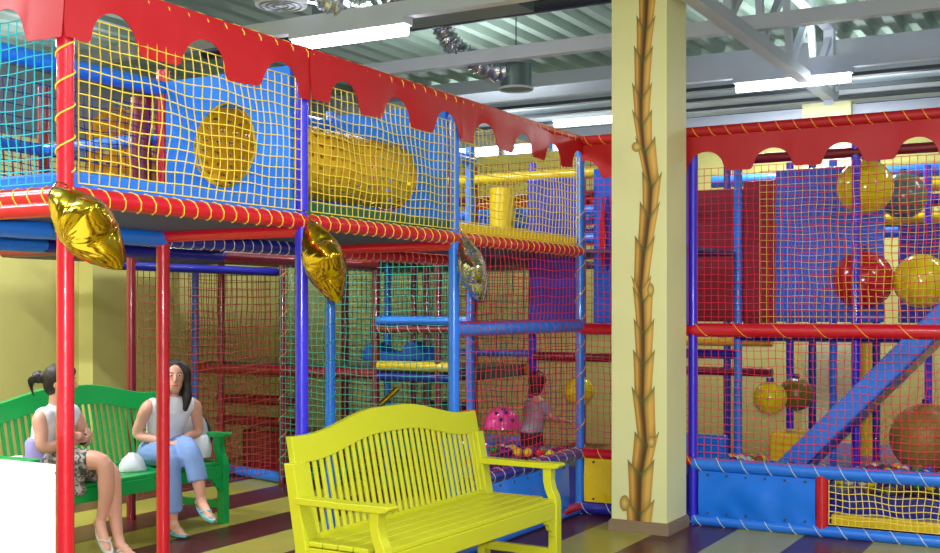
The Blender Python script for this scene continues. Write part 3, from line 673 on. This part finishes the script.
balloon('gold foil balloon tied at the red corner pole', (52,187), (122,269), 4.3, .1, foil_g, .35, [at(53,188,4.3), at(58,182,4.36), at(68,186,4.45), at(64,190,4.5)])
balloon('gold foil balloon hanging at the violet blue pole', (310,220), (338,303), 5.72, .1, foil_g, .25, [at(311,221,5.72), at(308,214,5.74), at(303,210,5.78)])
balloon('silver foil balloon hanging at the light blue pole behind the yellow bench', (463,236), (482,303), 7.05, .085, foil_s, .2, [at(463,236,7.05), at(460,228,7.05), at(455,232,7.06)])
tag(MB().tube([at(381,404,7.6), at(398,388,7.6)], .02, 12).build('foil_stick', foil_g, None, 40), 'short gold foil stick poking up behind the yellow bench', 'foil stick')
# ---------------------------------------------------------------- people
def remeshed(mb, name, m, parent, loc, voxel, smooth_it=4, rz=0):
    me = bpy.data.meshes.new(name); me.from_pydata([tuple(v) for v in mb.v], [], mb.f)
    bm = bmesh.new(); bm.from_mesh(me); bmesh.ops.recalc_face_normals(bm, faces=bm.faces); bm.to_mesh(me); bm.free()
    t = bpy.data.objects.new('temp', me); col.objects.link(t)
    r = t.modifiers.new('r', 'REMESH'); r.mode = 'VOXEL'; r.voxel_size = voxel
    s = t.modifiers.new('s', 'SMOOTH'); s.iterations = smooth_it; s.factor = .5
    dg = bpy.context.evaluated_depsgraph_get(); out = bpy.data.meshes.new_from_object(t.evaluated_get(dg))
    bpy.data.objects.remove(t); out.name = name; out.materials.clear(); out.materials.append(m)
    out.polygons.foreach_set('use_smooth', [True]*len(out.polygons))
    o = bpy.data.objects.new(name, out); col.objects.link(o); o.location = loc
    if parent is not None: o.parent = parent
    return o
skin = mat('skin', (222, 164, 140), rough=.5, var=.04); hairm = mat('dark_hair', (34, 24, 22), rough=.45, bump=.4, bscale=30, stretch=(8,8,1))
cloth_w = mat('white_cotton', (232, 234, 242), rough=.85, var=.03, bump=.15, bscale=30); jeans = mat('blue_denim', (128, 158, 212), rough=.85, bump=.2, bscale=50, var=.15, vscale=12)
sk = mat('patterned_skirt', (120, 116, 110), rough=.8); nt = sk.node_tree
nn_ = [n for n in nt.nodes if n.type == 'TEX_NOISE'][0]; nn_.inputs['Scale'].default_value = 26; nn_.inputs['Detail'].default_value = 4; nn_.inputs['Distortion'].default_value = 1.5
rp = nt.nodes.new('ShaderNodeValToRGB'); rp.color_ramp.elements[0].position = .42; rp.color_ramp.elements[0].color = lin((62,64,60)); rp.color_ramp.elements[1].position = .6; rp.color_ramp.elements[1].color = lin((170,162,152))
nt.links.new(nn_.outputs['Fac'], rp.inputs['Fac']); nt.links.new(rp.outputs['Color'], nt.nodes['Principled BSDF'].inputs['Base Color'])
eyew = mat('eye_white', (235,235,235), rough=.2); eyed = mat('eye_dark', (40,28,22), rough=.15); lipm = mat('lips', (196, 92, 92), rough=.4)
solem = mat('pale_sandal', (206, 204, 190), rough=.6); solet = mat('turquoise_sandal', (110, 190, 200), rough=.6)
class Fig:
    def __init__(s, ang, hang, lean, hoff):
        s.f = Vector((math.cos(ang), math.sin(ang), 0)); s.s = Vector((-math.sin(ang), math.cos(ang), 0))
        s.hf = Vector((math.cos(hang), math.sin(hang), 0)); s.hs = Vector((-math.sin(hang), math.cos(hang), 0)); s.lean = lean; s.hoff = hoff
    def P(s, f, t, z): return s.f*f+s.s*t+Vector((0,0,z))
    def torso(s, grow, z0=None, z1=None):
        R = [(.0,.47,.165,.125),(.0,.54,.168,.125),(.015,.62,.14,.105),(.03,.69,.125,.095),(.05,.76,.138,.105),(.065,.83,.152,.112),(.075,.88,.155,.09),(.08,.92,.125,.066),(.08,.95,.06,.05)]
        out = []
        for fo, z, a, b in R:
            if z0 is not None and z < z0: continue
            if z1 is not None and z > z1: continue
            ln = s.lean*max(0, z-.5)
            out.append((s.P(fo+ln-.03, 0, z), s.s*(a+grow), s.f*(b+grow)))
        return out
    def sh(s, sd): return s.P(.05+s.lean*.4, sd*.165, .895)
    def limb(s, mb, pts, rs, n=6, seg=12): mb.tube(curve(pts, n), lerp_list(rs, n), seg)
    def hand(s, mb, wrist, d, up, side, size=1):
        d = d.normalized(); up = (up-d*up.dot(d)).normalized(); w = d.cross(up)*side
        mb.ell(wrist+d*.05*size, (.026*size, .05*size, .015*size), (w, d, up), 10, 8)
        for k, (o, L) in enumerate(((-.024,.055),(-.008,.065),(.008,.06),(.023,.048))):
            b = wrist+d*.085*size+w*o*size
            mb.tube([b-d*.03, b, b+d*L*.5*size-up*.012*size, b+d*L*.8*size-up*.034*size], [.0095*size,.0095*size,.0088*size,.0075*size], 8)
        b = wrist+d*.03*size-w*.024*size
        mb.tube([b, b-w*.02+d*.03-up*.005, b-w*.018+d*.055-up*.018], [.011*size,.0105*size,.0085*size], 8)
    def head(s, mb, c, k=1):
        up = Vector((0,0,1)); ax = (s.hs, s.hf, up)
        mb.ell(c+up*.02*k, (.074*k,.092*k,.098*k), ax, 20, 14); mb.ell(c-up*.04*k+s.hf*.022*k, (.056*k,.064*k,.078*k), ax, 18, 12)
        mb.tube([c+s.hf*.088*k+up*.025*k, c+s.hf*.101*k+up*.0*k, c+s.hf*.108*k-up*.018*k, c+s.hf*.09*k-up*.026*k], [.009*k,.011*k,.014*k,.012*k], 8)
        for d in (-1, 1): mb.ell(c+s.hs*d*.075*k-s.hf*.005*k, (.009*k,.02*k,.03*k), ax, 8, 8)
    def face(s, root, c, k=1):
        up = Vector((0,0,1)); ax = (s.hs, s.hf, up)
        for d in (-1, 1):
            q = c+s.hs*d*.03*k+s.hf*.082*k+up*.018*k
            MB().ell(q, (.0135*k,.008*k,.008*k), ax, 10, 8).build('eye', eyew, root, 180); 
            MB().ell(q+s.hf*.0055*k, (.0065*k,.004*k,.0068*k), ax, 10, 8).build('iris', eyed, root, 180)
            MB().tube([q-s.hs*.017*k+up*.016*k+s.hf*.005*k, q+up*.021*k+s.hf*.008*k, q+s.hs*.017*k+up*.016*k+s.hf*.005*k], .0032*k, 6).build('eyebrow', hairm, root, 60)
        MB().ell(c+s.hf*.087*k-up*.055*k, (.022*k,.006*k,.007*k), ax, 10, 8).build('mouth', lipm, root, 180)
    def foot(s, mb, ankle, d, k=1):
        d = d.normalized()
        mb.tube([ankle+Vector((0,0,.02)), ankle-Vector((0,0,.025))+d*.02, ankle+d*.09-Vector((0,0,.045)), ankle+d*.15-Vector((0,0,.055))], [.034*k,.036*k,.032*k,.018*k], 12)
        mb.ell(ankle-d*.03-Vector((0,0,.03)), .033*k, None, 10, 8)
        w = d.cross(Vector((0,0,1))).normalized()
        for q in range(5): mb.ell(ankle+d*(.165-.008*q)*1-Vector((0,0,.056))+w*(-.024+.012*q), .0095*k, None, 6, 6)
    def sole(s, ankle, d):
        d = d.normalized(); w = d.cross(Vector((0,0,1))).normalized(); up = w.cross(d); c = ankle+d*.055-Vector((0,0,.07)); mb = MB(); poly = []
        for i in range(20):
            a = 2*PI*i/20; poly.append(c+d*.125*math.cos(a)+w*(.04+.006*math.cos(a))*math.sin(a))
        mb.prism(poly, up*.016)
        mb.tube([c+w*.042+up*.02+d*.0, c+up*.055+d*.05, c-w*.042+up*.02+d*.0], .007, 6); return mb
# --- woman in jeans
fg = Fig(math.radians(-25), math.radians(-42), .32, 0); P = fg.P; G = Vector((-2.42,-1.96,0))
b = MB(); b.loft(fg.torso(0), 18)
hc = P(.24, .0, 1.085)
b.tube([P(.14,0,.9), P(.175,0,.96), hc-Vector((0,0,.06))-fg.hf*.015], [.06,.05,.048], 14); fg.head(b, hc, .96)
wr_ = P(.27,-.05,.625); wl = P(.28,.03,.64)
for sd, el, w_ in ((-1, P(.07,-.205,.68), wr_), (1, P(.12,.225,.68), wl)):
    fg.limb(b, [fg.sh(sd)-fg.s*sd*.03, fg.sh(sd)+fg.s*sd*.012-Vector((0,0,.03)), (fg.sh(sd)+el)/2+fg.s*sd*.008, el, (el+w_)/2, w_], [.05,.048,.042,.036,.034,.025])
    fg.hand(b, w_, P(.05,-sd*.1,-.02)-P(0,0,0), Vector((0,0,1)), -sd)
kA, aA = P(.40,-.10,.545), P(.40,-.07,.085); kB, aB = P(.43,.03,.585), P(.52,.085,.25)
fg.limb(b, [P(0,-.09,.54), P(.2,-.1,.55), kA, P(.42,-.09,.36), P(.41,-.08,.2), aA], [.085,.08,.058,.055,.042,.032])
fg.limb(b, [P(0,.09,.55), P(.2,.07,.58), kB, P(.5,.05,.46), P(.52,.07,.34), aB], [.085,.08,.058,.055,.042,.032])
dA = P(1,.1,0)-P(0,0,0); dB = P(1,.1,-.4)-P(0,0,0)
fg.foot(b, aA, dA); fg.foot(b, aB, dB)
W = remeshed(b, 'person', skin, None, G, .0075); tag(W, 'woman in white sleeveless top and jeans sitting cross-legged on green bench', 'person')
t = MB().loft(fg.torso(.011, .58), 20)
for sd in (-1, 1): t.ell(fg.sh(sd)-fg.s*sd*.035-Vector((0,0,.01)), (.05,.06,.06), (fg.s, fg.f, Vector((0,0,1))))
remeshed(t, 'sleeveless_top', cloth_w, W, (0,0,0), .011, 3)
t = MB().loft(fg.torso(.012, None, .6), 18)
fg.limb(t, [P(0,-.09,.54), P(.2,-.1,.55), kA, P(.42,-.09,.36), P(.41,-.08,.17)], [.098,.094,.072,.07,.072])
fg.limb(t, [P(0,.09,.55), P(.2,.07,.58), kB, P(.49,.05,.48), P(.51,.065,.38)], [.098,.094,.072,.07,.07])
remeshed(t, 'jeans', jeans, W, (0,0,0), .012, 3)
h = MB(); up = Vector((0,0,1))
h.ell(hc+up*.035-fg.hf*.018, (.084,.092,.098), (fg.hs, fg.hf, up), 18, 12)
for sd in (-1, 1):
    for o in (.0, .03):
        h.tube(curve([hc+up*.1+fg.hs*sd*.02+fg.hf*.02, hc+up*.05+fg.hs*sd*.08+fg.hf*(.03-o), hc-up*.05+fg.hs*sd*.084+fg.hf*(.01-o), hc-up*.15+fg.hs*sd*.085+fg.hf*(.03-o), hc-up*.24+fg.hs*sd*.07+fg.hf*(.035-o)], 6), lerp_list([.03,.03,.032,.034,.014], 6), 10)
    h.tube(curve([hc+up*.02-fg.hf*.07+fg.hs*sd*.04, hc-up*.1-fg.hf*.07+fg.hs*sd*.05, hc-up*.2-fg.hf*.05+fg.hs*sd*.06], 6), lerp_list([.05,.05,.02], 6), 10)
hh = remeshed(h, 'hair', hairm, W, (0,0,0), .009, 2)
fg.face(W, hc, .96)
for a_, d_ in ((aA, dA), (aB, dB)): fg.sole(a_, d_).build('sandal', solet, W, 40)
# --- woman in patterned skirt
fg = Fig(math.radians(12), math.radians(34), .08, 0); P = fg.P; G = Vector((-2.42,-2.985,0))
b = MB(); b.loft(fg.torso(0), 18); hc = P(.1,0,1.085)
b.tube([P(.075,0,.9), P(.075,0,.97), hc-up*.06-fg.hf*.02], [.06,.05,.048], 14); fg.head(b, hc, .97)
for sd, el, w_ in ((-1, P(.13,-.2,.70), P(.255,.07,.735)), (1, P(.15,.2,.70), P(.275,-.06,.765))):
    fg.limb(b, [fg.sh(sd)-fg.s*sd*.03, fg.sh(sd)+fg.s*sd*.012-up*.03, (fg.sh(sd)+el)/2+fg.s*sd*.008, el, (el+w_)/2, w_], [.05,.048,.043,.037,.036,.027])
    fg.hand(b, w_, P(-.05,-sd*.12,.045)-P(0,0,0), P(1,0,.4)-P(0,0,0), -sd)
kA, aA = P(.45,-.05,.60), P(.40,.0,.21); kB, aB = P(.42,.07,.53), P(.49,.07,.085)
fg.limb(b, [P(0,-.09,.55), P(.22,-.09,.60), kA, P(.46,-.02,.44), P(.43,.0,.32), aA], [.085,.08,.056,.053,.04,.03])
fg.limb(b, [P(0,.09,.54), P(.2,.09,.55), kB, P(.45,.07,.36), P(.47,.07,.2), aB], [.085,.08,.056,.052,.04,.03])
dA = P(.7,-.35,-.8)-P(0,0,0); dB = P(1,-.5,0)-P(0,0,0)
fg.foot(b, aA, dA); fg.foot(b, aB, dB)
W = remeshed(b, 'person', skin, None, G, .0075); tag(W, 'woman with dark hair bun, white top and patterned skirt, arms crossed on green bench', 'person')
t = MB().loft(fg.torso(.012, .58), 20)
for sd in (-1, 1): t.ell(fg.sh(sd)-fg.s*sd*.03-up*.01, (.055,.066,.064), (fg.s, fg.f, up))
for sd in (-1, 1): t.tube([P(.05,sd*.02,.955), P(.07,sd*.055,.95), P(.1,sd*.05,.93)], .016, 8)
remeshed(t, 'sleeveless_top', cloth_w, W, (0,0,0), .011, 3)
t = MB().loft(fg.torso(.014, None, .6), 18)
fg.limb(t, [P(0,-.09,.55), P(.2,-.085,.59), P(.38,-.06,.595)], [.1,.1,.088]); fg.limb(t, [P(0,.09,.54), P(.2,.09,.55), P(.36,.075,.54)], [.1,.1,.09])
t.prism([P(.02,-.15,.56), P(.34,-.14,.56), P(.36,-.13,.40), P(.28,-.14,.38), P(.12,-.15,.42)], P(0,.06,0)-P(0,0,0))
t.prism([P(.02,-.1,.60), P(.34,-.08,.62), P(.34,-.08,.5), P(.02,-.1,.48)], P(0,.2,0)-P(0,0,0))
remeshed(t, 'skirt', sk, W, (0,0,0), .012, 4)
h = MB(); h.ell(hc+up*.036-fg.hf*.02, (.083,.093,.097), (fg.hs, fg.hf, up), 18, 12); h.ell(hc+up*.0-fg.hf*.045, (.075,.06,.08), (fg.hs, fg.hf, up), 16, 10)
h.ell(hc+up*.045-fg.hf*.135, (.042,.045,.042), (fg.hs, fg.hf, up), 14, 10)
for k in range(5): h.tube(curve([hc+up*.06-fg.hf*.13+fg.hs*(-.03+.015*k), hc+up*(.03-.01*k)-fg.hf*.185+fg.hs*(-.03+.015*k), hc-up*(.03+.015*k)-fg.hf*.17+fg.hs*(-.03+.015*k)], 5), lerp_list([.012,.012,.005], 5), 8)
h.tube(curve([hc+up*.12+fg.hf*.03, hc+up*.085+fg.hf*.085, hc+up*.04+fg.hf*.085-fg.hs*.05], 5), lerp_list([.025,.018,.01], 5), 8)
remeshed(h, 'hair', hairm, W, (0,0,0), .009, 2); fg.face(W, hc, .97)
MB().tube([P(.25,.03,.732)+Vector((0,.031*math.cos(a),.031*math.sin(a))) for a in (2*PI*k/14 for k in range(14))], .009, 8, closed=True).build('wrist_watch', mat('dark_strap', (30,30,34), rough=.4), W, 60)
for a_, d_ in ((aA, dA), (aB, dB)): fg.sole(a_, d_).build('sandal', solem, W, 40)
# --- child in the pit
fg = Fig(math.radians(60), math.radians(75), .12, 0); P = fg.P; G = at(531, 400, 9.75); G.z = .12; b = MB()
b.loft([(P(0,0,.38), fg.s*.1, fg.f*.075), (P(.02,0,.48), fg.s*.095, fg.f*.07), (P(.05,0,.6), fg.s*.11, fg.f*.075), (P(.06,0,.67), fg.s*.09, fg.f*.05), (P(.065,0,.70), fg.s*.04, fg.f*.035)], 14)
hc = P(.08,0,.81); b.tube([P(.06,0,.68), hc], .036, 10); fg.head(b, hc, .88)
for sd in (-1, 1):
    el, w_ = P(.12,sd*.16,.53), P(.26,sd*.1,.5)
    fg.limb(b, [P(.05,sd*.09,.655), P(.06,sd*.13,.62), el, w_], [.03,.033,.027,.02]); fg.hand(b, w_, P(.1,0,-.02)-P(0,0,0), up, -sd, .75)
    fg.limb(b, [P(0,sd*.05,.4), P(.02,sd*.06,.22), P(0,sd*.06,.07)], [.06,.045,.03]); fg.foot(b, P(0,sd*.06,.075), fg.f, .75)
W = remeshed(b, 'person', skin, None, G, .009); tag(W, 'dark-haired child in grey shirt standing in the play frame behind red nets', 'person')
t = MB().loft([(P(0,0,.40), fg.s*.115, fg.f*.09), (P(.02,0,.48), fg.s*.108, fg.f*.083), (P(.05,0,.6), fg.s*.122, fg.f*.087), (P(.06,0,.67), fg.s*.1, fg.f*.06)], 14)
for sd in (-1, 1): fg.limb(t, [P(.05,sd*.085,.65), P(.06,sd*.13,.62), P(.085,sd*.15,.57)], [.045,.045,.042])
remeshed(t, 'shirt', mat('grey_shirt', (156, 154, 172), rough=.9), W, (0,0,0), .012, 3)
t = MB().loft([(P(0,0,.36), fg.s*.112, fg.f*.087), (P(.01,0,.43), fg.s*.108, fg.f*.083)], 14)
for sd in (-1, 1): fg.limb(t, [P(0,sd*.05,.4), P(.02,sd*.06,.22), P(0,sd*.06,.08)], [.073,.058,.05])
remeshed(t, 'trousers', mat('dark_trousers', (40, 40, 52), rough=.9), W, (0,0,0), .012, 3)
remeshed(MB().ell(hc+up*.03-fg.hf*.02, (.077,.083,.088), (fg.hs, fg.hf, up), 16, 12).ell(hc-up*.03-fg.hf*.04, (.066,.05,.07), (fg.hs, fg.hf, up)), 'hair', hairm, W, (0,0,0), .01, 2); fg.face(W, hc, .88)
# ---------------------------------------------------------------- things left on the green bench
c = Vector((-2.27,-1.76,.455)); e = empty('backpack', 'grey and white backpack leaning on the green bench beside the woman in jeans', 'bag', c)
gry = mat('grey_nylon', (176, 178, 186), rough=.7); nv = mat('dark_nylon', (40, 42, 62), rough=.7)
t = MB(); t.loft([(Vector((-.02-.12*z,0,z)), Vector((0,a,0)), Vector((d_,0,0))) for z, a, d_ in ((.015,.11,.075),(.05,.135,.09),(.16,.14,.095),(.27,.13,.085),(.33,.1,.06),(.36,.05,.03))], 20)
remeshed(t, 'bag_body', gry, e, (0,0,0), .01, 3)
MB().loft([(Vector((.055-.1*z,0,z)), Vector((0,a,0)), Vector((d_,0,0))) for z, a, d_ in ((.03,.09,.03),(.1,.1,.045),(.17,.085,.035),(.19,.06,.02))], 16).build('front_pocket', cloth_w, e, 60)
for sd in (-1, 1): MB().tube(curve([Vector((-.03,sd*.135,.06)), Vector((-.0,sd*.148,.16)), Vector((-.03,sd*.13,.27)), Vector((-.05,sd*.06,.35))], 6), .012, 8).build('trim_band', nv, e, 60)
MB().tube(curve([Vector((-.06,-.03,.35)), Vector((-.07,-.02,.41)), Vector((-.07,.02,.41)), Vector((-.06,.03,.35))], 6), .009, 8).build('carry_loop', nv, e, 60)
t = MB(); rings = []
for z, r_ in ((0,.10),(.02,.105),(.05,.09),(.08,.07),(.105,.045),(.12,.02)):
    rings.append((Vector((0,0,z)), Vector((r_*.8,0,0)), Vector((0,r_,0))))
t.loft(rings, 20); r2 = random.Random(5)
for v in t.v: v += Vector((r2.uniform(-.008,.008), r2.uniform(-.008,.008), r2.uniform(-.006,.006) if v.z > .01 else 0))
o = t.build('cloth_cap', cloth_w, None, 70); o.location = (-2.30, -2.36, .457); tag(o, 'crumpled white cloth cap lying on the green bench between the two women', 'cap')
lil = mat('lilac_fabric', (150, 140, 190), rough=.85, bump=.3, bscale=15)
e = empty('handbag', 'slouching lilac fabric bag on the green bench behind the white counter', 'bag', (-2.3,-3.12,.455))
t = MB().loft([(Vector((-.03*z/.1,.05*z,z)), Vector((.06*(1-z*.9)*1.3,0,0)), Vector((0,a,0))) for z, a in ((0,.13),(.03,.14),(.12,.12),(.2,.08),(.27,.065),(.29,.03))], 18)
for v in t.v: v += Vector((r2.uniform(-.006,.006), r2.uniform(-.008,.008), 0))
t.build('bag_body', lil, e, 60); MB().tube(curve([Vector((-.06,-.04,.2)), Vector((-.02,.07,.2)), Vector((.03,.13,.1)), Vector((.06,.14,.01))], 6), .008, 8).build('bag_strap', lil, e, 60)
t = MB().loft([(Vector((-.02*z/.1,0,z)), Vector((.05,0,0))*(1-2*z), Vector((0,.06,0))*(1-2*z)) for z in (0,.03,.1,.17,.2)], 14)
for v in t.v: v += Vector((r2.uniform(-.01,.01), r2.uniform(-.01,.01), 0))
o = t.build('plastic_bag', cloth_w, None, 60); o.location = (-2.3,-3.3,.456); tag(o, 'small white plastic bag at the end of the green bench, beside lilac bag', 'bag')
# ---------------------------------------------------------------- light
def area(loc, sx, sy, e, rot=(0,0,0), colr=(1,1,1)):
    l = bpy.data.lights.new('added_light', 'AREA'); l.shape = 'RECTANGLE'; l.size = sx; l.size_y = sy; l.energy = e; l.color = colr  # bare area light added for brightness, no lamp modelled
    o = bpy.data.objects.new('added_light', l); o.location = loc; o.rotation_euler = rot; col.objects.link(o)
FL = (.94, .97, 1)
area((-3.4,-3.6,3.3), 1.25, .12, 80, (0,0,0), FL); area((-3.2,-6.8,3.6), 1.25, .12, 75, (0,0,0), FL)  # added lights that brighten the yellow side wall
for x, y in ((2.2,-4.5),(5.0,-4.5),(-.6,-7.2),(2.6,-7.6),(5.2,-8.0),(5.4,-1.0),(-2.2,-5.6)):
    area((x, y, 3.8), 1.25, .12, 42, (0,0,0), FL); area((x, y, 3.84), 1.25, .12, 16, (PI,0,0), FL)  # the upward ones are added to lighten the ceiling
area((3.6, 2.6, 3.7), 1.2, .12, 14, (0,0,0), FL); area((-2.2, 2.6, 3.7), 1.2, .12, 8, (0,0,0), FL); area((1,6.2,3.9), 1.2, .12, 40, (0,0,0), FL); area((-3.5,6.2,3.9), 1.2, .12, 40, (0,0,0), FL)
for x, y in ((3.6,2.6),(-2.2,2.4),(1,5.1),(-3.5,5.1),(4.5,5.1),(-6,0)): area((x, y, 3.75), 1.2, .12, 13, (PI,0,0), FL)  # upward lights added to brighten the roof deck
fl_ = bpy.data.lights.new('camera_flash', 'POINT'); fl_.energy = 420; fl_.shadow_soft_size = .035; fl_.color = (1, .98, .95)
fo = bpy.data.objects.new('camera_flash', fl_); fo.location = (CX+.0, CY+.02, CZ+.09); col.objects.link(fo)
wd = bpy.data.worlds.new('world'); sc.world = wd; wd.use_nodes = True
wd.node_tree.nodes['Background'].inputs['Color'].default_value = lin((214, 226, 240)); wd.node_tree.nodes['Background'].inputs['Strength'].default_value = .3
